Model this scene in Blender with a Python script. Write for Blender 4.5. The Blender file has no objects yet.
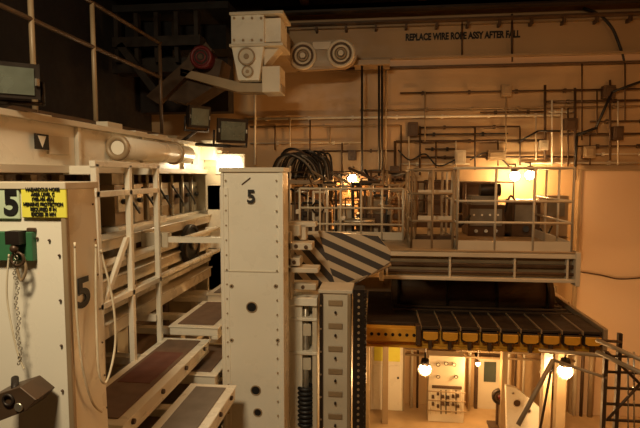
import bpy, bmesh, math, random
from mathutils import Vector, Matrix
random.seed(4)
H=6.5
YAW=math.radians(6.5); PIT=math.radians(4.5); F=500.0
# ---------- survey helpers: photo measurement + known world plane -> world point
def ray(px,py):
    u=(px-320)/F; v=(214-py)/F
    y=math.cos(PIT)+v*math.sin(PIT); z=-math.sin(PIT)+v*math.cos(PIT)
    return Vector((u*math.cos(YAW)-y*math.sin(YAW), u*math.sin(YAW)+y*math.cos(YAW), z))
CAM=Vector((0,0,H))
def aty(px,py,Y): r=ray(px,py); return CAM+r*(Y/r.y)
# ---------- materials
M={}
def mat(name,col,rough=.5,metal=0,var=.1,scale=1.0,emit=0,bump=.0,streak=False,detail=2):
    m=bpy.data.materials.new(name); m.use_nodes=True; nt=m.node_tree; n=nt.nodes; l=nt.links
    p=n['Principled BSDF']; p.inputs['Roughness'].default_value=rough; p.inputs['Metallic'].default_value=metal
    if emit:
        p.inputs['Base Color'].default_value=(*col,1); p.inputs['Emission Color'].default_value=(*col,1); p.inputs['Emission Strength'].default_value=emit
    else:
        tc=n.new('ShaderNodeTexCoord'); mp=n.new('ShaderNodeMapping'); l.new(tc.outputs['Object'],mp.inputs[0])
        if streak: mp.inputs['Scale'].default_value=(1,1,.4)
        no=n.new('ShaderNodeTexNoise'); no.inputs['Scale'].default_value=scale; no.inputs['Detail'].default_value=detail; no.inputs['Roughness'].default_value=.45
        l.new(mp.outputs[0],no.inputs['Vector'])
        cr=n.new('ShaderNodeValToRGB'); e=cr.color_ramp.elements
        e[0].position=.3; e[1].position=.7
        d=1-var
        e[0].color=(col[0]*d,col[1]*d*.98,col[2]*d*.95,1); e[1].color=(*col,1)
        l.new(no.outputs['Fac'],cr.inputs[0]); l.new(cr.outputs[0],p.inputs['Base Color'])
        # sheen variation on painted steel
        n2=n.new('ShaderNodeTexNoise'); n2.inputs['Scale'].default_value=4; n2.inputs['Detail'].default_value=5; l.new(tc.outputs['Object'],n2.inputs['Vector'])
        mr=n.new('ShaderNodeMapRange'); mr.inputs['From Min'].default_value=.3; mr.inputs['From Max'].default_value=.7
        mr.inputs['To Min'].default_value=max(.05,rough-.1); mr.inputs['To Max'].default_value=min(1,rough+.15)
        l.new(n2.outputs['Fac'],mr.inputs[0]); l.new(mr.outputs[0],p.inputs['Roughness'])
        if bump:
            b=n.new('ShaderNodeBump'); b.inputs['Strength'].default_value=bump; b.inputs['Distance'].default_value=.02
            l.new(no.outputs['Fac'],b.inputs['Height']); l.new(b.outputs[0],p.inputs['Normal'])
    M[name]=m; return m
mat('wall_paint',(.56,.38,.20),.5,0,.18,.5,streak=True)
mat('wall_panel',(.64,.46,.30),.42,0,.06,.5)
mat('cream',(.84,.79,.66),.30,0,.07,1.0)
mat('cream_worn',(.66,.58,.44),.36,0,.16,1.5)
mat('beige_steel',(.36,.26,.15),.42,.1,.2,2)
mat('dark_steel',(.038,.027,.020),.45,.4,.3,4)
mat('brown_steel',(.105,.062,.034),.45,.3,.3,4)
mat('black',(.012,.011,.01),.5,0,.2,5)
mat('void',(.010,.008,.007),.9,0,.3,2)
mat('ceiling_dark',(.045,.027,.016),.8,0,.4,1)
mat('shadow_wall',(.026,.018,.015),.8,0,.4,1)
mat('yellow',(.78,.40,.04),.45,0,.2,5)
mat('sign_yellow',(.85,.80,.10),.5,0,.05,5)
mat('green',(.04,.17,.07),.5,0,.2,6)
mat('palegreen',(.55,.68,.48),.5,0,.1,6)
mat('red',(.14,.012,.012),.5,0,.2,6)
mat('board',(.19,.12,.078),.75,0,.25,6)
mat('redboard',(.16,.06,.04),.75,0,.25,6)
mat('grayboard',(.23,.195,.16),.7,0,.2,6)
mat('chrome',(.5,.45,.36),.3,.8,.2,6)
mat('lens',(.17,.19,.15),.18,.2,.25,6)
mat('glass_dark',(.10,.12,.10),.15,.3,.2,3)
mat('floor_paint',(.55,.38,.2),.4,0,.3,1.5)
mat('deck',(.042,.026,.015),.6,.2,.4,8,bump=.4,detail=6)
mat('rope',(.72,.63,.45),.8,0,.2,9)
mat('gray',(.24,.225,.19),.5,.2,.3,4)
mat('bulb',(1,.70,.34),emit=120)
mat('bulb_white',(1,.93,.7),emit=9)
def stripe(name,a,b,ang,per):
    m=mat(name,a,.6); nt=m.node_tree; n=nt.nodes; l=nt.links; p=n['Principled BSDF']
    tc=n.new('ShaderNodeTexCoord'); s=n.new('ShaderNodeSeparateXYZ'); l.new(tc.outputs['Object'],s.inputs[0])
    def mth(op,x,y):
        q=n.new('ShaderNodeMath'); q.operation=op
        for i,k in enumerate((x,y)):
            if isinstance(k,(int,float)): q.inputs[i].default_value=k
            else: l.new(k,q.inputs[i])
        return q.outputs[0]
    t=mth('ADD',mth('MULTIPLY',s.outputs['X'],math.sin(ang)),mth('MULTIPLY',s.outputs['Z'],math.cos(ang)))
    f=mth('FRACT',mth('ADD',mth('DIVIDE',t,per),50.0),0.0)
    g=mth('GREATER_THAN',f,.5)
    mx=n.new('ShaderNodeMixRGB'); l.new(g,mx.inputs[0]); mx.inputs[1].default_value=(*a,1); mx.inputs[2].default_value=(*b,1)
    l.new(mx.outputs[0],p.inputs['Base Color']); return m
stripe('hazard_a',(.50,.38,.24),(.045,.036,.032),math.radians(48),.20)
stripe('hazard_b',(.52,.40,.26),(.05,.04,.034),math.radians(24),.19)
# ---------- mesh builder
class B:
    def __init__(s,name): s.name=name; s.bm=bmesh.new(); s.m=[]; 
    def mi(s,k):
        if k not in s.m: s.m.append(k)
        return s.m.index(k)
    def face(s,vs,k,smooth=False):
        try: f=s.bm.faces.new(vs)
        except ValueError: return
        f.material_index=s.mi(k); f.smooth=smooth
    def box(s,a,b,k,R=None):
        a=Vector(a); b=Vector(b); c=(a+b)/2
        vs=[]
        for x in (a.x,b.x):
            for y in (a.y,b.y):
                for z in (a.z,b.z):
                    p=Vector((x,y,z))
                    if R: p=R@(p-c)+c
                    vs.append(s.bm.verts.new(p))
        for q in ((0,1,3,2),(4,6,7,5),(0,4,5,1),(2,3,7,6),(0,2,6,4),(1,5,7,3)): s.face([vs[i] for i in q],k)
        return s
    def pb(s,x0,y0,x1,y1,Y,dy,k):   # box whose front face sits on plane Y
        xm=(x0+x1)/2; ym=(y0+y1)/2
        return s.box((aty(x0,ym,Y).x,Y,aty(xm,y1,Y).z),(aty(x1,ym,Y).x,Y+dy,aty(xm,y0,Y).z),k)
    def prism(s,pts,ext,k,k2=None):
        ext=Vector(ext); a=[s.bm.verts.new(Vector(p)) for p in pts]; b=[s.bm.verts.new(Vector(p)+ext) for p in pts]
        s.face(a,k); s.face(b[::-1],k); n=len(pts)
        for i in range(n): s.face([a[i],a[(i+1)%n],b[(i+1)%n],b[i]],k2 or k)
        return s
    def cyl(s,p,q,r,k,seg=12,r2=None,caps=True):
        p=Vector(p); q=Vector(q); d=q-p
        if d.length<1e-6: return s
        r2=r if r2 is None else r2
        z=d.normalized(); x=z.orthogonal().normalized(); y=z.cross(x)
        A=[];C=[]
        for i in range(seg):
            t=2*math.pi*i/seg; o=x*math.cos(t)+y*math.sin(t)
            A.append(s.bm.verts.new(p+o*r)); C.append(s.bm.verts.new(q+o*r2))
        for i in range(seg): s.face([A[i],A[(i+1)%seg],C[(i+1)%seg],C[i]],k,True)
        if caps: s.face(A[::-1],k); s.face(C,k)
        return s
    def ball(s,c,r,k,sc=(1,1,1)):
        g=bmesh.ops.create_uvsphere(s.bm,u_segments=12,v_segments=8,radius=r)
        for v in g['verts']: v.co=Vector((v.co.x*sc[0],v.co.y*sc[1],v.co.z*sc[2]))+Vector(c)
        i=s.mi(k)
        for f in {f for v in g['verts'] for f in v.link_faces}: f.material_index=i; f.smooth=True
        return s
    def pipe(s,pts,r,k,seg=8):
        for i in range(len(pts)-1): s.cyl(pts[i],pts[i+1],r,k,seg)
        for p in pts[1:-1]: s.ball(p,r*1.05,k)
        return s
    def curve(s,pts,r,k,seg=6,n=8):  # catmull-rom tube
        P=[Vector(p) for p in pts]; P=[P[0]]+P+[P[-1]]; out=[]
        for i in range(1,len(P)-2):
            for j in range(n):
                t=j/n; a,b,c,d=P[i-1:i+3]
                out.append(.5*((2*b)+(c-a)*t+(2*a-5*b+4*c-d)*t*t+(3*b-a-3*c+d)*t**3))
        out.append(P[-2])
        for i in range(len(out)-1): s.cyl(out[i],out[i+1],r,k,seg,caps=(i in(0,len(out)-2)))
        return s
    def torus(s,c,R,r,ax,k,n=24,m=8,a0=0,a1=2*math.pi):
        c=Vector(c); z=Vector(ax).normalized(); x=z.orthogonal().normalized(); y=z.cross(x)
        full=abs(a1-a0-2*math.pi)<1e-4; rings=[]
        for i in range(n+(0 if full else 1)):
            t=a0+(a1-a0)*i/n; d=x*math.cos(t)+y*math.sin(t)
            rings.append([s.bm.verts.new(c+d*(R+r*math.cos(w))+z*r*math.sin(w)) for w in [2*math.pi*j/m for j in range(m)]])
        for i in range(n if full else n):
            A=rings[i]; C=rings[(i+1)%len(rings)]
            for j in range(m): s.face([A[j],C[j],C[(j+1)%m],A[(j+1)%m]],k,True)
        return s
    def done(s,bevel=0):
        bmesh.ops.recalc_face_normals(s.bm,faces=s.bm.faces)
        me=bpy.data.meshes.new(s.name); s.bm.to_mesh(me); s.bm.free()
        for k in s.m: me.materials.append(M[k])
        mn=[min(v.co[i] for v in me.vertices) for i in range(3)]; mx=[max(v.co[i] for v in me.vertices) for i in range(3)]
        c=Vector([(mn[i]+mx[i])/2 for i in range(3)]); me.transform(Matrix.Translation(-c))
        o=bpy.data.objects.new(s.name,me); o.location=c; bpy.context.collection.objects.link(o)
        if bevel:
            b=o.modifiers.new('bevel','BEVEL'); b.width=bevel; b.segments=1; b.limit_method='ANGLE'
        return o
def text(owner,name,body,loc,size,k,rot=(math.pi/2,0,0),sx=1,bold=0.0):
    c=bpy.data.curves.new(name,'FONT'); c.body=body; c.size=size; c.align_x='CENTER'; c.align_y='CENTER'; c.extrude=.003; c.offset=bold
    c.materials.append(M[k]); o=bpy.data.objects.new(name,c); bpy.context.collection.objects.link(o)
    o.parent=owner; o.location=Vector(loc)-owner.location; o.rotation_euler=rot; o.scale=(sx,1,1); return o
def plight(name,loc,power,col,r=.08):
    l=bpy.data.lights.new(name,'POINT'); l.energy=power; l.color=col; l.shadow_soft_size=r
    o=bpy.data.objects.new(name,l); o.location=loc; bpy.context.collection.objects.link(o); return o
OR=(1,.44,.12)
# ================= ROOM =================
b=B('floor'); b.box((-6.5,-3,-.2),(9,14.3,0),'floor_paint'); b.done()
b=B('wall_back'); b.box((-6.7,14,0),(9,14.3,11.4),'wall_paint'); b.done()
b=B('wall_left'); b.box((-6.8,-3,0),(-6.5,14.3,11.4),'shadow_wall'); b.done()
b=B('wall_right'); b.box((9,-3,0),(9.3,14.3,11.4),'wall_paint'); b.done()
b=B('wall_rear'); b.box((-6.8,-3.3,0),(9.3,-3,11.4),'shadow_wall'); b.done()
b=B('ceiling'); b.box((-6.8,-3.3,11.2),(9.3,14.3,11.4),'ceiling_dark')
b.done()
b=B('roof_girders')
for y in (6,8.5,11,13.2):
    b.box((-6.5,y,11.1),(9,y+.25,11.2),'dark_steel'); b.box((-6.5,y+.1,10.75),(9,y+.15,11.15),'dark_steel'); b.box((-6.5,y,10.7),(9,y+.25,10.75),'dark_steel')
for x in (-4.5,-2,1,3.5,6):
    b.box((x,5,10.9),(x+.2,13.9,11.2),'brown_steel')
b.done()
def zat(px,py,Y): return aty(px,py,Y).z
z=zat(400,65,14)
b=B('trim_1'); b.box((-3.2,13.80,z-.12),(9,14,z-.07),'brown_steel'); b.box((-3.2,13.84,z-.07),(9,14,z+.10),'wall_panel'); b.box((-3.2,13.70,z+.10),(9,14,z+.15),'beige_steel'); b.done()
z2=zat(450,24,14)
b=B('trim_2'); b.box((-3,13.85,z2-.05),(9,14,z2+.0),'beige_steel'); b.box((-3,13.6,z2+.0),(9,14,z2+.05),'brown_steel')
for i in range(14): b.box((-2.5+i*.8,13.75,z2-.14),(-2.44+i*.8,14,z2+.02),'brown_steel')
b.box((-3,13.3,z2+.28),(9,13.5,z2+.40),'brown_steel')
o=b.done()
c=aty(462,36,13.985); text(o,'stencil_lettering','REPLACE WIRE ROPE ASSY AFTER FALL',c,.245,'black',sx=.70,bold=.012)
b=B('sliding_door')
x0=aty(579,250,13.8).x; zt=zat(600,171,13.8)
b.box((x0,13.85,.0),(8.9,13.99,zt),'wall_panel'); b.box((x0-.05,13.8,zt),(8.9,13.99,zt+.05),'beige_steel')
b.box((x0-.06,13.82,0),(x0,13.99,zt),'beige_steel')
b.done()
def wp(pts,Y=13.9): return [aty(x,y,Y) for x,y in pts]
Yc=13.9
def lvl(px0,px1,py,Y=Yc):
    a=aty(px0,py,Y); c=aty(px1,py,Y); m=aty((px0+px1)/2,py,Y).z
    return [Vector((a.x,Y,m)),Vector((c.x,Y,m))]
b=B('conduit_runs')
runs=[(245,560,117,.035,'cream'),(250,400,126,.025,'beige_steel'),(396,546,141,.035,'brown_steel'),(420,520,127,.025,'brown_steel'),
    (400,640,91,.025,'brown_steel'),(545,640,101,.03,'brown_steel'),(560,640,134,.03,'brown_steel'),(420,575,157,.025,'brown_steel'),(520,640,163,.03,'cream_worn'),
    (548,575,112,.025,'cream_worn'),(250,362,143,.02,'cream_worn'),(300,395,151,.02,'brown_steel'),(400,470,164,.02,'cream_worn'),(590,660,121,.02,'brown_steel'),(425,455,149,.02,'black'),(360,640,108,.02,'beige_steel'),(410,508,134,.02,'black'),
    (578,660,146,.02,'brown_steel'),(585,660,154,.02,'cream_worn'),(480,545,112,.02,'brown_steel')]
for (x0,x1,y,r,k) in runs:
    p,q=lvl(x0,x1,y); b.cyl(p,q,r,k,8)
    n=max(2,int((x1-x0)/45))
    for i in range(n):
        t=p.lerp(q,(i+.5)/n); b.box((t.x-.03,Yc,t.z-.05),(t.x+.03,13.99,t.z+.05),k)
vr=[(395,141,215,.035,'brown_steel'),(401,125,200,.02,'brown_steel'),(420,126,175,.025,'brown_steel'),(545,85,160,.035,'brown_steel'),(552,100,165,.025,'cream'),
    (575,88,180,.035,'brown_steel'),(582,60,140,.02,'brown_steel'),(512,14,62,.03,'brown_steel'),(462,20,60,.02,'brown_steel'),(436,141,180,.02,'brown_steel'),(475,127,170,.025,'brown_steel'),(610,80,160,.03,'brown_steel'),
    (255,70,165,.035,'cream'),(310,120,160,.02,'brown_steel'),(342,143,175,.02,'brown_steel'),(386,66,200,.02,'cream_worn'),(520,127,165,.02,'brown_steel'),(562,108,168,.025,'cream'),(568,108,168,.02,'brown_steel'),
    (456,141,172,.02,'cream_worn'),(498,141,166,.02,'brown_steel'),(506,91,150,.02,'beige_steel'),(425,91,141,.018,'beige_steel'),(290,117,150,.02,'cream_worn'),(597,91,135,.02,'brown_steel'),(625,63,121,.02,'brown_steel'),(330,126,143,.02,'beige_steel'),(275,126,150,.02,'brown_steel'),(409,125,200,.02,'cream_worn'),(536,117,160,.02,'cream_worn'),(618,101,165,.02,'cream_worn'),(590,134,165,.02,'brown_steel')]
for (x,y0,y1,r,k) in vr: b.pipe(wp([(x,y0),(x,y1)],Yc-.04),r,k)
b.pipe(wp([(575,170),(577,135),(596,128),(612,92),(640,82)],13.8),.035,'black')
b.pipe(wp([(520,141),(538,131),(560,131)],13.82),.025,'black')
b.curve(wp([(470,160),(485,153),(500,158),(512,170)],13.85),.02,'black')
b.curve(wp([(398,150),(410,160),(425,154),(438,166),(455,160)],13.82),.022,'black')
b.done()
b=B('power_cable'); b.curve(wp([(583,8),(598,14),(612,28),(621,50),(624,62)],13.85),.035,'black'); b.done()
b=B('air_hose'); b.curve(wp([(580,272),(600,275),(620,279),(650,277)],13.80),.02,'brown_steel'); b.done()
b=B('junction_boxes')
for (x0,y0,x1,y1,k) in [(408,122,418,136,'brown_steel'),(488,150,506,160,'beige_steel'),(565,118,578,130,'brown_steel'),(348,150,356,160,'brown_steel'),(455,150,466,164,'cream_worn'),(604,85,616,98,'brown_steel'),(540,140,549,150,'cream_worn'),(502,84,512,96,'beige_steel'),(390,166,399,180,'brown_steel'),(614,126,624,140,'brown_steel'),(584,146,596,158,'beige_steel')]:
    b.pb(x0,y0,x1,y1,13.8,.19,k); 
    b.pb(x0+2,y0+2,x1-2,y1-2,13.78,.03,k)
b.done(.01)
b=B('hoist_wire_rope')
for x in (362,379,382):
    b.cyl(aty(x,66,13.2),aty(x,186,13.2),.03,'black',8)
p=aty(362,66,13.2); q=aty(382,66,13.2); b.box((p.x-.2,13.05,p.z),(q.x+.2,13.7,p.z+.12),'beige_steel')
for x in (362,381): b.pb(x-3,180,x+3,192,13.15,.12,'brown_steel')
b.done()
b=B('twin_sheave_block')
Y=12.6
p=aty(303,56,Y); q=aty(341,53,Y); R=.31
q=Vector((q.x,Y,p.z+.03))
prof=[]
for i in range(13):
    t=math.pi/2+math.pi*i/12; prof.append(p+Vector((math.cos(t)*R*1.25,0,math.sin(t)*R*1.12)))
for i in range(13):
    t=-math.pi/2+math.pi*i/12; prof.append(q+Vector((math.cos(t)*R*1.25,0,math.sin(t)*R*1.12)))
b.prism(prof,(0,.22,0),'beige_steel')
for c in (p,q):
    b.torus(c+Vector((0,-.03,0)),R*.98,.045,(0,1,0),'cream_worn'); b.torus(c+Vector((0,-.02,0)),R*.78,.04,(0,1,0),'brown_steel'); b.torus(c+Vector((0,-.03,0)),R*.60,.035,(0,1,0),'cream_worn')
    b.torus(c+Vector((0,-.03,0)),R*.36,.03,(0,1,0),'beige_steel'); b.cyl(c+Vector((0,-.10,0)),c,R*.22,'cream_worn',12)
m=(p+q)/2
b.box((m.x-.22,Y-.06,m.z+.12),(m.x+.22,Y+.1,m.z+.3),'cream_worn'); b.box((m.x-.2,Y-.05,m.z-.3),(m.x+.2,Y+.1,m.z-.15),'beige_steel')
b.box((m.x-.35,Y+.2,m.z-.15),(m.x+.35,13.7,m.z+.2),'beige_steel')
b.done()
b=B('crane_rail_corbel')
Y=10.6
b.pb(231,14,264,44,Y,.8,'cream'); b.pb(264,18,281,42,Y+.12,.7,'cream')
b.prism([aty(231,44,Y),aty(264,44,Y),aty(259,80,Y),aty(238,80,Y)],(0,.7,0),'cream')
b.pb(262,66,280,92,Y+.1,.6,'cream_worn'); b.pb(229,11,283,14,Y-.06,.95,'cream_worn')
b.pb(229,43,283,46,Y-.05,.9,'cream_worn')
b.prism([aty(264,46,Y+.15),aty(281,46,Y+.15),aty(264,66,Y+.15)],(0,.4,0),'cream_worn')
b.prism([aty(180,68,Y+.2),aty(240,82,Y+.2),aty(282,84,Y+.2),aty(282,92,Y+.2),aty(238,92,Y+.2),aty(180,76,Y+.2)],(0,.4,0),'beige_steel')
for c,r in ((aty(247,57,Y),.17),(aty(248,72,Y),.11)):
    b.cyl(c-Vector((0,.05,0)),c,r,'cream_worn',20); b.torus(c-Vector((0,.05,0)),r,.02,(0,1,0),'beige_steel'); b.cyl(c-Vector((0,.07,0)),c,r*.35,'beige_steel',12)
for x in (234,243,252,261):
    for yy in (18,40): b.cyl(aty(x,yy,Y-.04),aty(x,yy,Y),.03,'beige_steel',6)
b.box((aty(231,30,Y).x,Y+.8,aty(240,44,Y).z),(aty(275,30,Y).x,13.7,aty(240,14,Y).z),'beige_steel')
b.done(.015)
b=B('overhead_crane_trolley')
Y=11.0
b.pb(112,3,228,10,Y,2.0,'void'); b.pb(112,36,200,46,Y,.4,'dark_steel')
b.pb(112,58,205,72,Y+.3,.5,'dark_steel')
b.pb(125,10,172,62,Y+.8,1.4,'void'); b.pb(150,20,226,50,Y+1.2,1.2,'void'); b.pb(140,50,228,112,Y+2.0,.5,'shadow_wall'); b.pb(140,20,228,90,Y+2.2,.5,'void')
b.prism([aty(168,100,Y),aty(190,52,Y),aty(222,60,Y),aty(218,84,Y),aty(186,104,Y)],(0,.7,0),'brown_steel')
b.prism([aty(146,96,Y-.2),aty(206,42,Y-.2),aty(212,50,Y-.2),aty(158,104,Y-.2)],(0,.2,0),'brown_steel')
b.prism([aty(116,46,Y),aty(122,42,Y),aty(160,92,Y),aty(154,96,Y)],(0,.2,0),'dark_steel')
for i in range(5): b.pb(114+i*20,10,118+i*20,62,Y+.1,.15,'dark_steel')
c=aty(201,57,Y-.3)
b.cyl(c,c+Vector((0,.5,0)),.22,'red',24); b.torus(c,.21,.04,(0,1,0),'red'); b.cyl(c-Vector((0,.03,0)),c,.15,'dark_steel',20); b.torus(c-Vector((0,.03,0)),.1,.02,(0,1,0),'red'); b.cyl(c-Vector((0,.06,0)),c,.05,'brown_steel')
b.done()
b=B('catwalk_railing')
X=-3.9
zb=7.1; zt=8.85
for yy in (5.4,6.65,8.8): b.cyl((X,yy,zb),(X,yy,zt),.032,'beige_steel' if yy<8 else 'brown_steel',8)
for zz in (zt,8.25): b.cyl((X,3.2,zz),(X,8.8,zz),.03,'brown_steel',8)
b.box((X-.03,3.2,zb-.02),(X+.03,8.8,zb+.14),'brown_steel')
b.done()
# ================= LEFT MACHINERY =================
b=B('service_arm_girder')
b.box((-4.6,3.0,6.6),(-3.5,10.6,7.05),'cream'); b.box((-4.7,3.0,7.05),(-3.42,10.6,7.11),'cream_worn'); b.box((-4.6,3.0,6.52),(-3.42,10.6,6.6),'cream_worn')
for i in range(5): b.box((-3.5,3.9+i*1.6,6.6),(-3.45,3.95+i*1.6,7.05),'cream')
for i in range(9):
    b.box((-4.5,3.4+i*.8,7.1),(-3.7,3.8+i*.8,7.16+.08*random.random()),random.choice(['cream_worn','beige_steel','cream']))
b.cyl((-3.35,6.2,6.85),(-3.35,8.6,6.85),.15,'cream',20); b.torus((-3.35,6.2,6.85),.13,.04,(0,1,0),'beige_steel'); b.torus((-3.35,8.0,6.85),.16,.03,(0,1,0),'beige_steel'); b.box((-3.5,6.5,6.7),(-3.3,6.6,7.0),'cream')
for yy in (3.4,7.2,10.3): b.box((-4.5,yy,0),(-4.0,yy+.35,6.55),'cream_worn')
b.box((-4.55,3.0,2.5),(-4.5,10.6,6.55),'brown_steel')
for i in range(12):
    yy=3.6+i*.58; b.box((-4.5,yy,5.8),(-4.38,yy+.12,6.5),'beige_steel')
for (y,z_,w,h) in ((5.0,6.82,.35,.2),(9.2,6.8,.25,.2)): b.box((-3.51,y,z_-h/2),(-3.47,y+w,z_+h/2),'cream_worn')
b.box((-3.46,4.75,6.76),(-3.455,4.98,6.92),'black')
b.prism([(-3.454,4.80,6.90),(-3.454,4.93,6.90),(-3.454,4.865,6.78)],(.006,0,0),'cream')
b.done(.01)
b=B('equipment_rack')
for i in range(7):
    yy=6.9+i*.5
    b.box((-4.4,yy,5.75),(-3.8,yy+.4,6.35),random.choice(['gray','cream_worn','beige_steel','gray']))
    b.box((-3.81,yy+.05,5.95),(-3.77,yy+.3,6.25),random.choice(['chrome','cream','brown_steel']))
    b.cyl((-3.75,yy+.45,5.72),(-3.75,yy+.45,6.5),.025,'chrome',8)
    b.cyl((-3.76,yy+.15,6.1),(-3.7,yy+.15,6.1),.04,'black',10)
b.box((-4.5,6.8,5.66),(-3.7,10.5,5.74),'cream')
for i in range(5): b.curve([(-3.72,7+i*.6,6.3),(-3.62,7.2+i*.6,6.0),(-3.72,7.5+i*.6,5.9)],.018,'black')
b.done()
b=B('guide_rails')
for zz,h in ((5.60,.14),(5.30,.08),(5.08,.16),(4.78,.08),(4.50,.18)):
    b.box((-3.65,4.2,zz-h/2),(-3.4,10.3,zz+h/2),'cream')
    b.box((-3.70,4.2,zz+h/2),(-3.36,10.3,zz+h/2+.025),'cream_worn')
b.box((-3.9,8.0,4.3),(-3.6,8.25,5.8),'cream'); b.box((-3.9,10.3,0),(-3.6,10.6,6.5),'cream'); b.box((-3.9,4.3,0),(-3.6,4.55,5.7),'cream')
for yy in (5.6,7.0,9.2): b.box((-3.66,yy,4.4),(-3.6,yy+.12,5.7),'cream_worn')
b.cyl((-3.38,8.6,5.25),(-3.3,8.6,5.25),.36,'black',28); b.torus((-3.3,8.6,5.25),.33,.04,(1,0,0),'dark_steel'); b.cyl((-3.3,8.6,5.25),(-3.22,8.6,5.25),.1,'chrome')
for zz in (5.45,5.0): b.cyl((-3.2,5.2,zz),(-3.2,9.8,zz-.03),.045,'cream',10)
for zz in (5.45,5.0): b.box((-3.4,5.3,zz-.03),(-3.2,5.4,zz+.03),'cream'); b.box((-3.4,9.6,zz-.06),(-3.2,9.7,zz),'cream')
b.done(.008)
b=B('lift_frame')
X=-3.15
for yy in (5.25,6.0,6.8): b.box((X,yy-.035,4.0),(X+.07,yy+.035,6.62),'cream')
for zz in (6.62,6.28,5.0,4.02): b.box((X,5.2,zz-.035),(X+.07,6.85,zz+.035),'cream')
b.prism([(X,5.3,5.0),(X,5.4,5.0),(X,6.0,5.72),(X,5.9,5.72)],(.05,0,0),'cream')
for yy in (5.3,6.75): b.box((-3.5,yy-.04,6.5),(X+.02,yy+.04,6.6),'cream'); b.box((-3.6,yy-.04,4.4),(X+.02,yy+.04,4.5),'cream')
b.done(.006)
b=B('long_boom'); b.box((-3.0,6.9,5.52),(-1.5,7.0,5.6),'cream'); b.box((-3.4,6.88,5.45),(-3.0,7.02,5.66),'cream_worn'); b.done()
def wplat(y0,y1,x0,x1,z,board,th=.14,patch=None):
    b=B('flip_platform')
    b.box((x0,y0,z-th),(x1,y1,z-.02),'cream')
    b.box((x0-.02,y0-.02,z-.02),(x1+.02,y1+.02,z),'cream')
    b.box((x0+.09,y0+.09,z),(x1-.09,y1-.09,z+.015),board)
    if patch: b.box((x0+.14,y0+.9,z+.01),(x1-.14,y1-.6,z+.02),patch)
    b.box((x1-.1,y0,z-th-.05),(x1,y1,z-th),'cream')
    for i in range(4):
        yy=y0+.2+i*(y1-y0-.4)/3; b.cyl((x1-.01,yy,z-th/2),(x1+.03,yy,z-th/2),.03,'brown_steel',8)
    for yy in (y0+.3,y1-.45): b.box((-3.9,yy,z-th-.1),(x0+.3,yy+.15,z-th),'cream')
    return b.done(.008)
wplat(4.4,6.9,-3.10,-2.42,4.10,'board',patch='redboard')
wplat(4.4,6.1,-2.38,-1.80,3.78,'grayboard')
wplat(7.1,8.6,-3.10,-2.35,4.22,'board')
wplat(8.8,10.0,-3.10,-2.45,4.30,'grayboard')
wplat(6.35,7.6,-2.80,-2.15,3.80,'board')
wplat(3.9,5.6,-1.75,-1.30,3.45,'board')
b=B('platform_support_frame')
for zz in (3.3,2.7,2.2): b.box((-4.0,4.0,zz-.1),(-3.5,10,zz),'cream_worn')
for x,y in ((-3.7,4.4),(-3.7,6.5),(-3.7,8.5)): b.box((x,y,0),(x+.2,y+.2,3.8),'cream_worn')
for z0 in (3.2,2.9,2.5): b.box((-3.5,4.3,z0-.1),(-2.2,9.0,z0-.02),'gray' if z0==2.9 else 'brown_steel')
for x in (-1.6,-3.4):
    for y in (4.4,5.3 if x>-2 else 8.6): b.box((x,y,0),(x+.15,y+.15,3.25),'cream_worn')
b.done()
b=B('door_leaf_cabinet')
Y0=3.2
xa=-3.6; p=aty(65,185,Y0); xb=p.x; zt=p.z
dp=.36
b.prism([(xb,Y0,2.5),(xb,Y0,zt),(xb,Y0+dp,zt),(xb,Y0+dp+.16,2.5)],(xa-xb,0,0),'cream')
b.box((xa,Y0-.03,zt-.03),(xb+.02,Y0+dp+.02,zt+.02),'cream_worn')
b.box((xb-.03,Y0-.02,2.5),(xb+.008,Y0+.02,zt),'beige_steel')
b.pb(-20,188,19,219,Y0-.02,.02,'palegreen'); b.pb(21,186,66,218,Y0-.025,.02,'sign_yellow')
b.pb(-8,232,32,261,Y0-.05,.05,'green'); b.pb(26,228,34,232,Y0-.03,.03,'brown_steel')
b.box((xa,Y0,0),(xa+.3,Y0+.4,2.5),'cream'); b.box((xb-.3,Y0,0),(xb,Y0+.4,2.5),'cream')
for i in range(9):
    zz=zt-.15-i*.27; b.cyl((xb+.0,Y0+.32+.016*i,zz),(xb+.012,Y0+.32+.016*i,zz),.010,'brown_steel',6)
for (x,y) in ((60,255),(61,300),(62,345),(63,390),(50,240),(38,238)): c=aty(x,y,Y0); b.cyl(c-Vector((0,.02,0)),c,.010,'brown_steel',6)
o=b.done(.006)
text(o,'number_front','5',aty(11,204,Y0-.025),.23,'black',bold=.008)
text(o,'sign_text','HAZARDOUS NOISE\nAREA LEVEL C\n(100-104 dBA)\nHEARING PROTECTION\nREQUIRED IF IN\nEXCESS 30 MIN',aty(43,202,Y0-.03),.034,'black',sx=.8,bold=.001)
text(o,'number_side','5',(xb+.012,Y0+.15,zat(77,299,Y0)),.30,'black',rot=(math.pi/2,0,math.pi/2),bold=.008,sx=1.2)
b=B('chain_hook')
c=aty(14,240,Y0-.1)
b.box((c.x-.05,Y0-.12,c.z-.03),(c.x+.05,Y0-.04,c.z+.06),'dark_steel')
for i in range(24):
    z0=c.z-.05-i*.035; b.torus((c.x+.01*math.sin(i),Y0-.1,z0),.013,.0035,(1,0,0) if i%2 else (0,1,0),'chrome',10,5)
b.torus((c.x+.02,Y0-.1,c.z-.13),.045,.010,(0,1,0),'brown_steel',16,6); b.ball((c.x,Y0-.1,c.z-.06),.03,'brown_steel')
b.curve([(c.x-.05,Y0-.09,c.z-.1),(c.x-.08,Y0-.09,c.z-.4),(c.x-.03,Y0-.09,c.z-.75),(c.x+.02,Y0-.09,c.z-.9)],.006,'rope')
b.curve([(c.x+.05,Y0-.09,c.z-.1),(c.x+.07,Y0-.09,c.z-.2),(c.x+.03,Y0-.09,c.z-.28),(c.x,Y0-.09,c.z-.18)],.010,'beige_steel')
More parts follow.
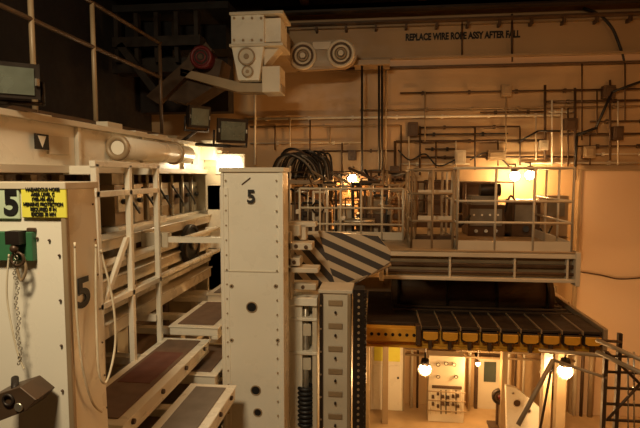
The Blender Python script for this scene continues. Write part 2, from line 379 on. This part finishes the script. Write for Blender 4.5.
b.box((c.x-.01,Y0-.1,c.z-.02),(c.x+.01,Y0-.05,c.z),'dark_steel')
b.done()
b=B('hoist_block')
b.prism([aty(-8,396,2.95),aty(20,387,2.95),aty(36,400,2.95),aty(26,411,2.95),aty(-8,424,2.95)],(0,.20,0),'brown_steel')
c=aty(19,407,2.94); b.cyl(c-Vector((0,.01,0)),c,.03,'chrome',14); b.torus(aty(8,400,2.94),.035,.01,(0,1,0),'dark_steel')
b.cyl(aty(15,390,3.0),aty(15,378,3.09),.025,'dark_steel')
b.done(.01)
b=B('rope_loop')
xr=xb+.03
b.curve([(xr,3.50,zt-.45),(xr+.01,3.46,zt-.80),(xr+.03,3.42,zt-1.15),(xr+.04,3.42,zt-1.42),(xr+.05,3.50,zt-1.50),(xr+.06,3.62,zt-1.25),(xr+.05,3.62,zt-.9),(xr,3.56,zt-.5)],.009,'rope')
b.curve([(xr,3.24,zt-.4),(xr+.0,3.23,zt-.9),(xr+.01,3.26,zt-1.3),(xr+.01,3.36,zt-1.6),(xr,3.5,zt-1.75)],.008,'rope')
b.done()
def flood(px,py,Y,w,h,tilt,yaw,post=None):
    b=B('floodlight'); c=aty(px,py,Y)
    R=Matrix.Rotation(yaw,3,'Z')@Matrix.Rotation(tilt,3,'X')
    def P(x,y,z): return c+R@Vector((x,y,z))
    b.prism([P(-w,-.0,-h),P(w,0,-h),P(w,0,h),P(-w,0,h)],R@Vector((0,.06,0)),'dark_steel')
    A=[P(-w,.06,-h),P(w,.06,-h),P(w,.06,h),P(-w,.06,h)]; C=[P(-w*.5,.32,-h*.5),P(w*.5,.32,-h*.5),P(w*.5,.32,h*.5),P(-w*.5,.32,h*.5)]
    va=[b.bm.verts.new(p) for p in A]; vc=[b.bm.verts.new(p) for p in C]
    for i in range(4): b.face([va[i],va[(i+1)%4],vc[(i+1)%4],vc[i]],'dark_steel')
    b.face(vc,'dark_steel')
    b.prism([P(-w*.80,-.015,-h*.76),P(w*.80,-.015,-h*.76),P(w*.80,-.015,h*.76),P(-w*.80,-.015,h*.76)],R@Vector((0,.015,0)),'lens')
    for s_ in (-1,1): b.box(P(s_*w*.9-.02,-.03,-.03),P(s_*w*.9+.02,.0,.03),'chrome')
    b.pipe([P(-w*1.1,.1,0),P(-w*1.1,.1,-h*1.3),P(w*1.1,.1,-h*1.3),P(w*1.1,.1,0)],.02,'dark_steel')
    if post: b.pipe([P(0,.1,-h*1.3),Vector(post)],.03,'dark_steel')
    return b.done()
flood(10,80,4.3,.24,.16,math.radians(12),math.radians(38),(-3.6,4.4,7.12))
flood(200,117,9.0,.22,.20,math.radians(8),math.radians(50),(-3.6,9.0,7.12))
flood(233,131,8.6,.28,.21,math.radians(8),math.radians(38),(-3.3,8.9,7.05))
b=B('work_light'); c=aty(229,164,9.8)
b.prism([aty(219,159,9.8),aty(239,157,9.8),aty(242,169,9.8),aty(218,169,9.8)],(0,.05,0),'bulb_white')
b.box((c.x-.3,9.86,c.z-.2),(c.x+.3,9.95,c.z+.2),'cream_worn'); b.box((-3.5,9.88,c.z-.05),(c.x,9.94,c.z+.05),'cream_worn')
b.done(); plight('work_light_glow',c+Vector((-.1,-.3,0)),20,(1,.78,.45))
b=B('arm_end_bracket')
b.pb(205,150,222,210,9.9,.5,'cream_worn'); b.pb(195,140,214,160,9.7,.6,'cream'); b.pb(208,185,222,290,9.9,.3,'cream')
b.box((aty(210,150,9.9).x-1.2,9.95,6.7),(aty(210,150,9.9).x,10.2,6.95),'cream'); 
b.box((aty(208,250,9.9).x,9.9,0),(aty(222,250,9.9).x,10.2,5),'cream_worn')
b.done(.01)
# ================= CENTRAL COLUMNS =================
b=B('lifting_column')
Y=6.5
xl=aty(222,250,Y).x; xr=aty(283,250,Y).x; zt=aty(250,169,Y).z
b.box((xl,Y,0),(xr,Y+.4,zt),'cream')
b.box((xl-.02,Y-.03,zt-.04),(xr+.02,Y+.42,zt+.02),'cream_worn')
b.box((xl-.015,Y-.02,0),(xl+.10,Y,zt-.25),'cream'); b.box((xl,Y-.03,0),(xl+.04,Y-.01,zt-.05),'cream'); b.box((xr-.05,Y-.03,0),(xr+.01,Y,zt-.05),'cream')
b.box((xl,Y-.012,0),(xr,Y,zat(250,272,Y)),'cream'); 
zj=zat(250,272,Y); b.box((xl,Y-.02,zj),(xr,Y,zj+.015),'cream_worn')
for px_,py_,r in ((252,307,.07),(256,390,.065),(258,412,.055),(232,286,.02),(276,286,.02),(232,340,.02),(278,340,.02)):
    c=aty(px_,py_,Y); b.cyl(c+Vector((0,-.018,0)),c+Vector((0,-.005,0)),r,'void',20); b.torus(c+Vector((0,-.015,0)),r,.01,(0,1,0),'beige_steel')
for i in range(17):
    zz=zt-.15-i*.2
    for xx in (xl+.07,xr-.08): b.cyl((xx,Y-.04,zz),(xx,Y-.01,zz),.012,'beige_steel',6)
b.prism([(xl+.28,Y-.012,zt-.2),(xl+.40,Y-.012,zt-.11),(xl+.41,Y-.012,zt-.125),(xl+.29,Y-.012,zt-.215)],(0,.01,0),'brown_steel')
o=b.done(.008)
text(o,'column_number','5',aty(251,197,Y-.035),.24,'black',bold=.006)
b=B('column_brackets')
for (x0,y0,x1,y1,Y_) in ((284,243,312,250,7.0),(286,258,300,266,7.0),(286,268,318,273,7.0),(286,284,316,290,7.2),(286,225,300,236,7.1)): b.pb(x0,y0,x1,y1,Y_,.3,'cream_worn')
b.pb(285,232,291,300,7.0,.3,'cream_worn'); b.pb(300,225,306,240,7.2,.2,'cream_worn'); b.pb(288,222,316,227,7.2,.2,'cream_worn')
for x,y in ((296,246),(306,247),(294,262),(303,287)): c=aty(x,y,7.0); b.cyl(c-Vector((0,.03,0)),c,.03,'brown_steel',8)
b.done(.008)
b=B('jack_screw_column')
Y=7.2
b.pb(288,298,317,306,Y-.05,.5,'cream')
xl=aty(289,350,Y).x; xr=aty(317,350,Y).x; zt=aty(300,300,Y).z
b.box((xl,Y,0),(xl+.20,Y+.4,zt),'cream'); b.box((xr-.07,Y,0),(xr,Y+.4,zt),'cream_worn'); b.box((xl,Y+.3,0),(xr,Y+.4,zt),'cream')
for py_ in (318,352): b.pb(289,py_,317,py_+3,Y-.02,.35,'cream'); b.pb(297,py_+6,311,py_+18,Y+.05,.2,'cream_worn')
c=aty(306,386,Y+.1)
b.cyl((c.x,Y+.1,0),(c.x,Y+.1,zt-.1),.05,'chrome',12)
for i in range(9): b.torus((c.x,Y+.06,c.z-i*.07),.10,.035,(0,0,1),'black',18,6)
b.done(.006)
b=B('roller_guide_column')
Y=6.9
xl=aty(320,350,Y).x; xr=aty(351,350,Y).x; zt=aty(335,291,Y).z
b.box((xl,Y,0),(xr,Y+.5,zt),'cream_worn'); b.box((xl-.02,Y-.03,zt-.03),(xr+.02,Y+.5,zt+.02),'cream_worn')
b.box((xl,Y-.06,0),(xl+.04,Y,zt-.03),'dark_steel'); b.box((xr-.05,Y-.06,0),(xr,Y,zt-.03),'beige_steel')
for i in range(9):
    zz=zt-.2-i*.33; b.box((xl+.12,Y-.02,zz-.01),(xr-.12,Y,zz+.07),'beige_steel')
    b.cyl(((xl+xr)/2,Y-.05,zz-.1),((xl+xr)/2,Y,zz-.1),.018,'dark_steel',8)
    b.cyl((xl+.02,Y-.08,zz),(xl+.02,Y-.05,zz),.015,'beige_steel',6)
b.done(.006)
b=B('toothed_rack')
Y=6.8
xl=aty(353,350,Y).x; xr=aty(364,350,Y).x; zt=aty(358,290,Y).z
b.box((xl,Y,0),(xr,Y+.3,zt),'dark_steel')
for i in range(26):
    zz=zt-.06-i*.09; b.cyl(((xl+xr)/2,Y-.02,zz),((xl+xr)/2,Y,zz),.018,'beige_steel',8); b.box((xr,Y,zz-.02),(xr+.03,Y+.2,zz+.02),'dark_steel')
b.done()
b=B('hazard_striped_flap'); Y=7.9
b.prism([aty(287,236,Y),aty(322,234,Y),aty(340,262,Y),aty(346,289,Y),aty(287,287,Y)],(0,.08,0),'hazard_a','beige_steel')
b.pb(288,287,345,291,Y,.3,'beige_steel'); b.pb(292,290,300,330,Y+.2,.2,'beige_steel'); b.box((aty(292,300,Y).x,Y+.2,0),(aty(300,300,Y).x,Y+.4,4.8),'beige_steel'); b.done()
b=B('hazard_striped_flap'); Y0_=7.6
A=[aty(318,231,Y0_),aty(378,236,Y0_),aty(391,252,Y0_),aty(390,262,Y0_),aty(354,285,Y0_),aty(336,287,Y0_)]
b.prism(A,(0,.08,0),'hazard_b','cream_worn'); b.cyl(aty(336,290,Y0_),aty(391,264,Y0_+.05),.03,'beige_steel')
b.box((aty(345,280,Y0_).x,Y0_+.1,0),(aty(352,280,Y0_).x,Y0_+.25,aty(345,275,Y0_).z),'brown_steel')
b.done()
# ================= UPPER PLATFORM =================
b=B('upper_work_platform')
Y=9.0
xl=aty(381,265,Y).x; xr=aty(578,265,Y).x; zt=aty(480,253,Y).z; zb=aty(480,281,Y).z
b.box((xl,Y,zt-.08),(xr,Y+.3,zt),'cream_worn'); b.box((xl,Y+.12,zb+.06),(xr,Y+.18,zt-.08),'beige_steel'); b.box((xl,Y-.02,zb),(xr,Y+.3,zb+.06),'cream_worn')
for x in (.02,.36,.70,.97): 
    xx=xl+.02+x*(xr-xl-.1); b.box((xx,Y+.02,zb+.05),(xx+.04,Y+.2,zt-.05),'cream_worn')
b.cyl((xl,Y+.06,zb+.14),(xr,Y+.06,zb+.14),.03,'brown_steel',8); b.box((xl,Y+.05,zb+.24),(xr,Y+.13,zb+.30),'brown_steel')
b.box((xl,Y,zt),(xr,13.0,zt+.04),'beige_steel')
b.box((-2.2,10.2,zt-.1),(xl+.1,13.0,zt+.04),'beige_steel'); b.box((-2.2,10.1,zt-.3),(xl+.1,10.25,zt+.04),'beige_steel')
for xx in (xl+.2,(xl+xr)/2,xr-.3): b.box((xx,Y+.3,zb+.1),(xx+.15,13.7,zt),'brown_steel')
b.box((xr-.05,Y-.05,zb-.05),(xr+.03,Y+.4,zt+.04),'cream_worn')
b.box((xl-.03,Y-.05,zb-.03),(xl+.05,Y+.4,zt+.04),'cream_worn')
for x in (-2.1,xl+.1,xr-.3): b.box((x,12.7,0),(x+.15,12.9,zt),'beige_steel')
b.done(.008)
ZD=zt+.04
def guard(name,pts,h,k,rails=(1,.66,.33),r=.022,kick=.16,n=4):
    b=B(name)
    for i in range(len(pts)-1):
        p=Vector(pts[i]); q=Vector(pts[i+1])
        for j in range(n+1):
            t=p.lerp(q,j/n); b.cyl(t,t+Vector((0,0,h)),r,k,8)
        for f in rails: b.cyl(p+Vector((0,0,h*f)),q+Vector((0,0,h*f)),r,k,8)
        d=(q-p).normalized(); s=Vector((-d.y,d.x,0))*.01
        if kick: b.prism([p-s,q-s,q-s+Vector((0,0,kick)),p-s+Vector((0,0,kick))],s*2,k)
    return b.done()
x1=aty(458,200,9.05).x; x2=aty(574,200,9.05).x
hh=aty(515,168,9.05).z-ZD
guard('guard_railing',[(x1,11.2,ZD),(x1,9.08,ZD),(x2,9.08,ZD),(x2,11.2,ZD)],hh,'cream_worn',rails=(1,.60,.34),n=3,kick=.17,r=.022)
x3=aty(412,200,9.2).x
guard('guard_railing',[(x3,11,ZD),(x3,9.2,ZD),(x1-.06,9.2,ZD)],hh*.98,'beige_steel',rails=(1,.7,.35),n=2)
guard('guard_railing',[(-1.6,10.3,ZD),(x3-.1,10.3,ZD)],1.05,'cream_worn',rails=(1,.62,.3),n=5)
guard('guard_railing',[(-1.9,12.9,ZD),(x2,12.9,ZD)],1.15,'brown_steel',rails=(1,.6,.3),n=9)
b=B('lift_gate_frame')
b.pb(414,168,456,172,9.6,.06,'beige_steel'); b.pb(414,168,417,245,9.6,.06,'beige_steel'); b.pb(453,168,456,245,9.6,.06,'beige_steel'); b.pb(418,190,453,194,9.6,.05,'cream_worn'); b.pb(418,216,453,220,9.6,.05,'cream_worn')
b.pb(416,236,456,248,9.5,.3,'brown_steel'); b.pb(428,172,431,245,9.62,.05,'beige_steel'); b.pb(441,172,443,245,9.62,.05,'beige_steel')
b.done()
b=B('hydraulic_power_unit')
Y=11.2
b.pb(468,205,505,238,Y,.8,'brown_steel'); b.pb(472,196,498,206,Y+.1,.6,'gray'); b.cyl(aty(480,190,Y+.2),aty(500,190,Y+.2),.14,'dark_steel',16)
b.pb(470,209,502,226,Y-.03,.04,'gray')
b.pb(512,200,540,240,Y,.6,'brown_steel'); b.pb(515,205,537,222,Y-.03,.04,'gray'); b.cyl(aty(526,229,Y-.05),aty(526,229,Y),.07,'black',20)
b.pb(545,196,568,240,Y+.2,.5,'beige_steel'); b.pb(548,200,565,216,Y+.17,.04,'gray'); b.box((aty(468,238,Y).x,Y-.05,ZD),(aty(568,238,Y).x,Y+.85,aty(500,237,Y).z+.01),'brown_steel')
b.curve([aty(470,215,Y-.1),aty(460,225,Y-.2),aty(452,215,Y-.1),aty(445,222,Y)],.03,'black'); 
b.curve([aty(505,212,Y-.1),aty(510,196,Y-.15),aty(516,202,Y-.1)],.022,'black'); b.curve([aty(540,228,Y-.05),aty(546,236,Y-.1),aty(552,226,Y)],.022,'black')
for x in (476,486,496): b.cyl(aty(x,231,Y-.04),aty(x,231,Y),.04,'chrome',12)
for x in (474,482,490,498): b.cyl(aty(x,215,Y-.05),aty(x,215,Y),.025,'cream',8)
b.done(.01)
b=B('valve_manifold')
Y=11.6
b.pb(300,212,330,244,Y,.5,'brown_steel'); b.pb(304,200,326,212,Y+.1,.3,'beige_steel')
b.pb(334,205,352,244,Y+.1,.4,'cream_worn'); b.pb(356,214,392,244,Y,.5,'brown_steel'); b.pb(360,196,384,214,Y+.15,.3,'beige_steel')
b.cyl(aty(345,222,Y-.1),aty(375,222,Y-.1),.09,'chrome',12)
b.torus(aty(318,208,Y-.15),.13,.025,(0,1,0),'dark_steel'); b.cyl(aty(318,208,Y-.15),aty(318,208,Y+.1),.03,'dark_steel')
for i in range(18):
    x=296+i*6.4+random.uniform(-2,2); y=190+random.uniform(-10,16)
    b.pipe([aty(x,244,Y-.05),aty(x,y,Y-.05),aty(x+random.choice([-12,12,18]),y,Y-.05),aty(x+random.choice([-12,12]),y-14,Y+.3)],.02+.02*random.random(),random.choice(['chrome','cream','brown_steel','beige_steel','black','dark_steel']))
for i in range(16): c=aty(298+i*6.5,222+random.uniform(-16,14),Y-.06); b.box((c.x-.05,c.y-.04,c.z-.05),(c.x+.05,c.y+.1,c.z+.05),random.choice(['cream','dark_steel','chrome','brown_steel','gray']))
b.box((aty(298,244,Y).x,Y-.1,ZD),(aty(394,244,Y).x,Y+.6,zat(340,243,Y)+.01),'brown_steel')
b.done(.008)
b=B('pipe_scaffold')
Y=12.3
for i,x in enumerate((290,308,331,352,371,390,408)):
    q=aty(x,166+4*(i%3),Y); b.cyl((q.x,Y,ZD),q,.028,('cream_worn','brown_steel','beige_steel')[i%3],8)
for y in (172,189,204,221): p,q=lvl(290,408,y,Y); b.cyl(p,q,.024,'beige_steel' if y%2 else 'brown_steel',8)
b.cyl(aty(308,221,Y),aty(352,172,Y),.02,'brown_steel'); b.cyl(aty(371,221,Y),aty(408,180,Y),.02,'beige_steel')
b.done()
b=B('cable_bundle'); Y=12.2
b.pb(268,180,332,184,Y,.4,'beige_steel')
for i in range(28):
    t=i/28; y0=150+random.uniform(-2,5)+t*5
    b.curve([aty(270+i*1.8,178,Y+.1+.015*i),aty(277+i*1.7,y0+5,Y+.01*i),aty(290+i*1.4,y0,Y-.05),aty(306+i*.95,y0+10,Y),aty(316+i*.6,182+i*.8,Y+.1)],.028,random.choice(['black','gray','brown_steel','dark_steel','black']),6,5)
b.pb(268,184,272,226,Y+.1,.2,'beige_steel'); b.pb(328,184,332,226,Y+.1,.2,'beige_steel')
for px_ in (268,328):
    q=aty(px_,226,Y+.1); b.box((q.x,Y+.1,ZD),(q.x+.1,Y+.3,q.z),'beige_steel')
b.done()
b=B('cable_tray'); Y=13.0
b.pb(285,182,412,185,Y,.5,'beige_steel'); b.pb(285,176,412,178,Y,.03,'brown_steel')
for i in range(14): b.pb(286+i*9,176,288+i*9,185,Y,.04,'brown_steel')
b.curve(wp([(290,175),(330,172),(350,178),(372,171),(410,175)],Y+.2),.04,'black'); b.curve(wp([(290,178),(325,176),(372,180),(410,172)],Y+.1),.03,'gray')
for x in (300,400): b.box((aty(x,180,Y).x,13.4,aty(x,185,Y).z),(aty(x+4,180,Y).x,13.99,aty(x,180,Y).z),'brown_steel')
b.done()
b=B('equipment_cabinet')
Y=13.3
for (x0,y0,x1,y1,k) in ((425,180,452,230,'brown_steel'),(462,182,496,232,'brown_steel'),(340,192,358,240,'beige_steel'),(372,184,410,240,'brown_steel'),(296,188,330,240,'brown_steel')):
    p=aty(x0,y1,Y); q=aty(x1,y0,Y); b.box((p.x,Y,ZD),(q.x,13.85,q.z),k); b.pb(x0+3,y0+3,x1-3,y1-4,Y-.02,.03,k); b.pb(x1-7,(y0+y1)/2,x1-5,(y0+y1)/2+5,Y-.05,.04,'dark_steel')
p=aty(296,240,13.2); q=aty(500,240,13.2); b.box((p.x,13.0,ZD-.1),(q.x,13.85,ZD),'brown_steel')
b.done(.01)
def lamp(px,py,Y,power,r=.09,k='bulb',up=.3,back=True,col=OR):
    c=aty(px,py,Y); b=B('bulkhead_lamp' if back else 'pendant_lamp'); b.ball(c,r,k); b.cyl(c+Vector((0,0,r*.8)),c+Vector((0,0,r*1.9)),r*.9,'dark_steel',12,r*.6)
    b.torus(c,r*1.25,.008,(0,1,0),'dark_steel',16,5); b.torus(c,r*1.25,.008,(1,0,0),'dark_steel',16,5)
    t=c+Vector((0,0,r*1.9))
    if back: b.pipe([t,t+Vector((0,0,.08)),Vector((t.x,13.98,t.z+.08))],.02,'dark_steel')
    else: b.pipe([t,Vector((t.x,t.y,up))],.02,'dark_steel')
    b.done(); plight('lamp_glow',c+Vector((0,-.16,-r*1.6)),power,col,.08)
lamp(352,178,12.9,120,.11)
lamp(515,176,13.4,55,.12); lamp(530,175,13.4,55,.12)
LW=(1,.55,.20)
# ================= LOWER DECK =================
b=B('lower_extendable_deck')
Y=8.6; xl=aty(366,335,Y).x; xr=aty(602,335,Y).x; zt=aty(480,328,Y).z
b.box((xl,Y+.25,zt-.12),(xr,11.2,zt-.02),'deck')
for i in range(9):
    w=(xr-xl-.95)/9; xx=xl+.93+i*w
    b.prism([(xx+.02,Y+.9,zt-.02),(xx+w-.02,Y+.9,zt-.02),(xx+w-.02,Y-.10,zt-.02),(xx+.02,Y-.10,zt-.02)],(0,0,.05),'deck')
    b.box((xx,Y-.11,zt-.04),(xx+.02,Y+.9,zt+.035),'beige_steel')
    b.prism([(xx+.04,Y-.14,zt-.06),(xx+w-.04,Y-.14,zt-.06),(xx+w-.04,Y-.14,zt-.17),(xx+w-.09,Y-.14,zt-.20),(xx+.09,Y-.14,zt-.20),(xx+.04,Y-.14,zt-.17)],(0,.05,0),'yellow')
    b.box((xx+.03,Y-.12,zt-.22),(xx+w-.03,Y+.0,zt-.04),'deck')
    b.box((xx+w/2-.03,Y-.13,zt-.36),(xx+w/2+.03,Y-.05,zt-.20),'brown_steel')
for i in range(6): b.box((xl+.5,Y+1.0+i*.26,zt-.01),(xr-.1,Y+1.03+i*.26,zt+.03),'brown_steel')
b.box((xl,Y,zt-.34),(xr,Y+.06,zt-.02),'yellow'); b.box((xl,Y-.05,zt-.38),(xr,Y+.2,zt-.34),'yellow')
b.box((xl,Y-.12,zt-.25),(xl+.9,Y-.0,zt-.02),'yellow'); b.box((xl+.85,Y-.14,zt-.3),(xl+.93,Y,zt+.05),'brown_steel')
for i in range(7): b.cyl((xl+.1+i*.12,Y-.13,zt-.13),(xl+.1+i*.12,Y-.11,zt-.13),.03,'void',10)
for i in range(12): b.box((xl+.3+i*.33,Y+.06,zt-.27),(xl+.36+i*.33,11,zt-.12),'brown_steel')
for xx in (xl-.14,xr-.15): b.box((xx,10.9,0),(xx+.18,11.1,zt-.1),'beige_steel')
b.box((xr-.02,Y-.1,zt-.35),(xr+.05,11.2,zt+.08),'beige_steel')
b.done(.006)
ZL=zt
lamp(425,369,10.6,150,.12,back=False,up=ZL-.12,col=LW); lamp(565,371,10.6,150,.14,back=False,up=ZL-.12,col=LW)
lamp(478,364,12.9,90,.05,back=False,up=3.62,col=LW)
b=B('storage_drum_housing')
xa_=aty(392,295,10).x; xb_=aty(556,295,10).x
c=aty(470,292,10.2)
b.cyl((xa_,10.4,c.z-.05),(xb_,10.4,c.z-.05),.36,'brown_steel',28); 
for i in range(4): xx=xa_+.1+i*(xb_-xa_-.25)/3; b.cyl((xx,10.4,c.z-.05),(xx+.06,10.4,c.z-.05),.38,'dark_steel',28)
b.box((xa_,10.2,ZL-.03),(xa_+.15,10.6,c.z),'dark_steel'); b.box((xb_-.15,10.2,ZL-.03),(xb_,10.6,c.z),'dark_steel')
b.done()
b=B('floor_beam'); 
b.box((-1.5,11.4,3.5),(4.25,11.6,3.62),'brown_steel'); b.box((-1.5,11.48,3.1),(4.25,11.52,3.5),'brown_steel'); b.box((-1.5,11.4,3.0),(4.25,11.6,3.1),'brown_steel')
b.box((-1.5,11.4,3.62),(4.25,13.6,3.7),'beige_steel')
for x in (-1.4,4.05): b.box((x,11.4,0),(x+.2,11.6,3.0),'beige_steel')
b.done()
b=B('storage_locker'); Y=13.5
p=aty(370,404,Y); q=aty(404,344,Y)
b.box((p.x,Y,0),(q.x,13.99,q.z),'cream'); 
b.box((p.x+.10,Y-.02,q.z-.5),(q.x-.10,Y,q.z-.1),'sign_yellow'); b.box((p.x+.08,Y-.02,.15),(q.x-.08,Y,q.z-.60),'cream'); b.box((p.x-.04,Y-.03,q.z),(q.x+.04,13.99,q.z+.06),'cream_worn')
b.box((p.x-.03,Y-.03,0),(p.x+.02,Y,q.z),'beige_steel'); b.box((q.x-.02,Y-.03,0),(q.x+.03,Y,q.z),'beige_steel'); b.cyl((q.x-.15,Y-.06,q.z*.5),(q.x-.15,Y,q.z*.5),.03,'dark_steel')
b.done(.008)
b=B('gauge_control_panel'); Y=13.0
p=aty(428,415,Y); q=aty(465,357,Y)
b.box((p.x,Y,0),(q.x,Y+.4,q.z),'cream_worn'); 
for (x,y,r) in ((438,364,.045),(446,363,.045),(454,364,.045),(438,376,.04),(456,376,.04)): c=aty(x,y,Y); b.cyl(c-Vector((0,.05,0)),c,r,'cream',16); b.torus(c-Vector((0,.05,0)),r,.010,(0,1,0),'dark_steel')
b.pb(432,386,462,389,Y-.03,.03,'brown_steel')
for i in range(7): b.pipe([aty(431+i*5,390,Y-.06),aty(431+i*5,414,Y-.06)],.016,random.choice(['chrome','brown_steel','black','cream_worn']))
for i in range(6):
    for yy in (396,405): c=aty(433+i*5,yy+random.uniform(-2,2),Y-.08); b.box((c.x-.035,c.y,c.z-.035),(c.x+.035,Y,c.z+.035),'brown_steel')
for y_ in (392,401,411): b.pipe(lvl(428,466,y_,Y-.1),.014,'beige_steel')
b.done(.006)
b=B('door_1'); Y=13.9
p=aty(477,410,Y); q=aty(502,357,Y)
b.box((p.x,Y,0),(q.x,13.99,q.z),'cream_worn'); b.box((p.x-.08,Y-.04,0),(p.x,13.99,q.z+.08),'brown_steel'); b.box((q.x,Y-.04,0),(q.x+.08,13.99,q.z+.08),'brown_steel'); b.box((p.x-.08,Y-.04,q.z),(q.x+.08,13.99,q.z+.08),'brown_steel')
b.pb(484,362,496,382,Y-.02,.03,'glass_dark'); b.done()
b=B('hose_reel'); c=aty(500,397,12.8)
b.torus(c,.17,.035,(0,1,0),'dark_steel'); b.torus(c,.11,.035,(0,1,0),'brown_steel'); b.cyl(c-Vector((0,.06,0)),c+Vector((0,.1,0)),.05,'red'); b.torus(c+Vector((0,.1,0)),.16,.03,(0,1,0),'dark_steel')
b.box((c.x-.05,c.y+.1,0),(c.x+.05,c.y+.2,c.z),'brown_steel'); b.box((c.x-.25,c.y-.1,0),(c.x+.25,c.y+.3,.06),'brown_steel'); b.done()
b=B('perforated_bracket_plate'); Y=11.9
P_=[aty(506,386,Y),aty(516,388,Y),aty(540,408,Y),aty(541,438,Y),aty(507,438,Y)]
for p_ in P_: p_.z=max(p_.z,.0)
b.prism(P_,(0,.12,0),'cream')
for x,y,r in ((517,403,.09),(529,411,.05),(513,393,.03)): c=aty(x,y,Y); b.cyl(c-Vector((0,.01,0)),c,r,'brown_steel',18); b.torus(c-Vector((0,.01,0)),r,.012,(0,1,0),'cream_worn')
b.done(.01)
b=B('vertical_piping')
for x,k,r,h in ((412,'cream_worn',.04,3.55),(418,'brown_steel',.03,3.55),(470,'cream_worn',.04,3.55),(508,'cream',.05,3.55),(546,'brown_steel',.05,3.55),(552,'beige_steel',.06,3.55),(592,'beige_steel',.07,1.9),(576,'cream_worn',.05,2.2),(583,'brown_steel',.04,2.2),(516,'brown_steel',.03,3.55),(524,'cream_worn',.03,3.55)):
    c=aty(x,360,13.75); b.cyl((c.x,13.75,0),(c.x,13.75,h),r,k,10)
for y in (352,358): p,q=lvl(405,575,y,13.65); b.cyl(p,q,.03,'beige_steel')
b.done()
b=B('lower_cabinet'); Y=12.8
b.box((aty(548,380,Y).x,Y,0),(aty(562,380,Y).x,Y+.6,zat(555,382,Y)),'beige_steel'); b.box((aty(548,380,Y).x-.03,Y-.03,zat(555,382,Y)),(aty(562,380,Y).x+.03,Y+.6,zat(555,382,Y)+.05),'cream_worn'); b.pb(550,386,560,400,Y-.02,.03,'brown_steel'); b.done()
b=B('steel_access_tower')
Y=7.0
def bar(p,q,r=.03,k='brown_steel'): b.cyl(p,q,r,k,8)
for x,y0 in ((607,352),(621,334),(650,352)):
    c=aty(x,y0,Y); b.box((c.x-.025,Y,0),(c.x+.025,Y+.06,c.z),'brown_steel')
for y in (356,372,388,404,420): 
    a=aty(606,y,Y); d=aty(654,y,Y); b.box((a.x,Y-.01,a.z-.012),(d.x,Y+.03,a.z+.012),'brown_steel')
bar(aty(607,352,Y),aty(640,384,Y),.02); bar(aty(607,420,Y),aty(640,384,Y),.02)
bar(aty(597,340,Y-.3),aty(660,368,Y-1.0),.03,'beige_steel'); bar(aty(597,352,Y-.3),aty(660,382,Y-1.0),.03,'beige_steel')
bar(aty(597,352,Y-.3),aty(607,358,Y),.02); bar(aty(597,340,Y-.3),aty(621,342,Y),.02)
bar(aty(607,356,Y),aty(540,350,Y+1.3),.03,'beige_steel')
bar(aty(553,360,Y+.5),aty(518,425,Y+.2),.035,'beige_steel'); bar(aty(553,360,Y+.5),aty(607,378,Y),.022,'beige_steel'); bar(aty(553,360,Y+.5),aty(538,440,Y+.5),.02,'brown_steel')
for x in (628,634): bar(aty(x,352,Y),aty(x,430,Y),.012,'chrome')
b.done()
# ================= LIGHTS =================
def area(name,loc,rot,sx,sy,power,col):
    l=bpy.data.lights.new(name,'AREA'); l.shape='RECTANGLE'; l.size=sx; l.size_y=sy; l.energy=power; l.color=col
    o=bpy.data.objects.new(name,l); o.location=loc; o.rotation_euler=rot; bpy.context.collection.objects.link(o)
    b=B('added_light_housing'); x,y,z=loc; b.box((x-sx/2,y-sy/2,z+.3),(x+sx/2,y+sy/2,z+.45),'dark_steel'); b.box((x-.05,y-.05,z+.45),(x+.05,y+.05,11.19),'dark_steel'); b.done()  # made-up housing above each added area light, out of view
area('added_key_near',(-1.9,0.2,10.0),(math.radians(33),0,math.radians(14)),1.1,.7,350,(1,.79,.50))  # added whiter key from above left, brightens the near machinery
area('added_fill_mid',(2.5,6.5,10.2),(math.radians(10),0,0),1.2,.8,105,(1,.45,.14))  # added orange fill over the middle of the room, source unseen
area('added_fill_right',(6.5,7,10.2),(math.radians(10),0,0),1.2,.8,90,(1,.45,.14))  # second added orange fill, for the right side, also unseen
w=bpy.data.worlds.new('world'); bpy.context.scene.world=w; w.use_nodes=True; w.node_tree.nodes['Background'].inputs[0].default_value=(1,.55,.25,1); w.node_tree.nodes['Background'].inputs[1].default_value=.015
cd=bpy.data.cameras.new('camera'); cam=bpy.data.objects.new('camera',cd); bpy.context.collection.objects.link(cam)
cam.location=CAM; cam.rotation_euler=(math.pi/2-PIT,0,YAW); cd.sensor_width=36; cd.lens=F/640*36; cd.clip_start=.05
bpy.context.scene.camera=cam
vs=bpy.context.scene.view_settings; vs.view_transform='Standard'; vs.look='None'; vs.exposure=.0; vs.gamma=1
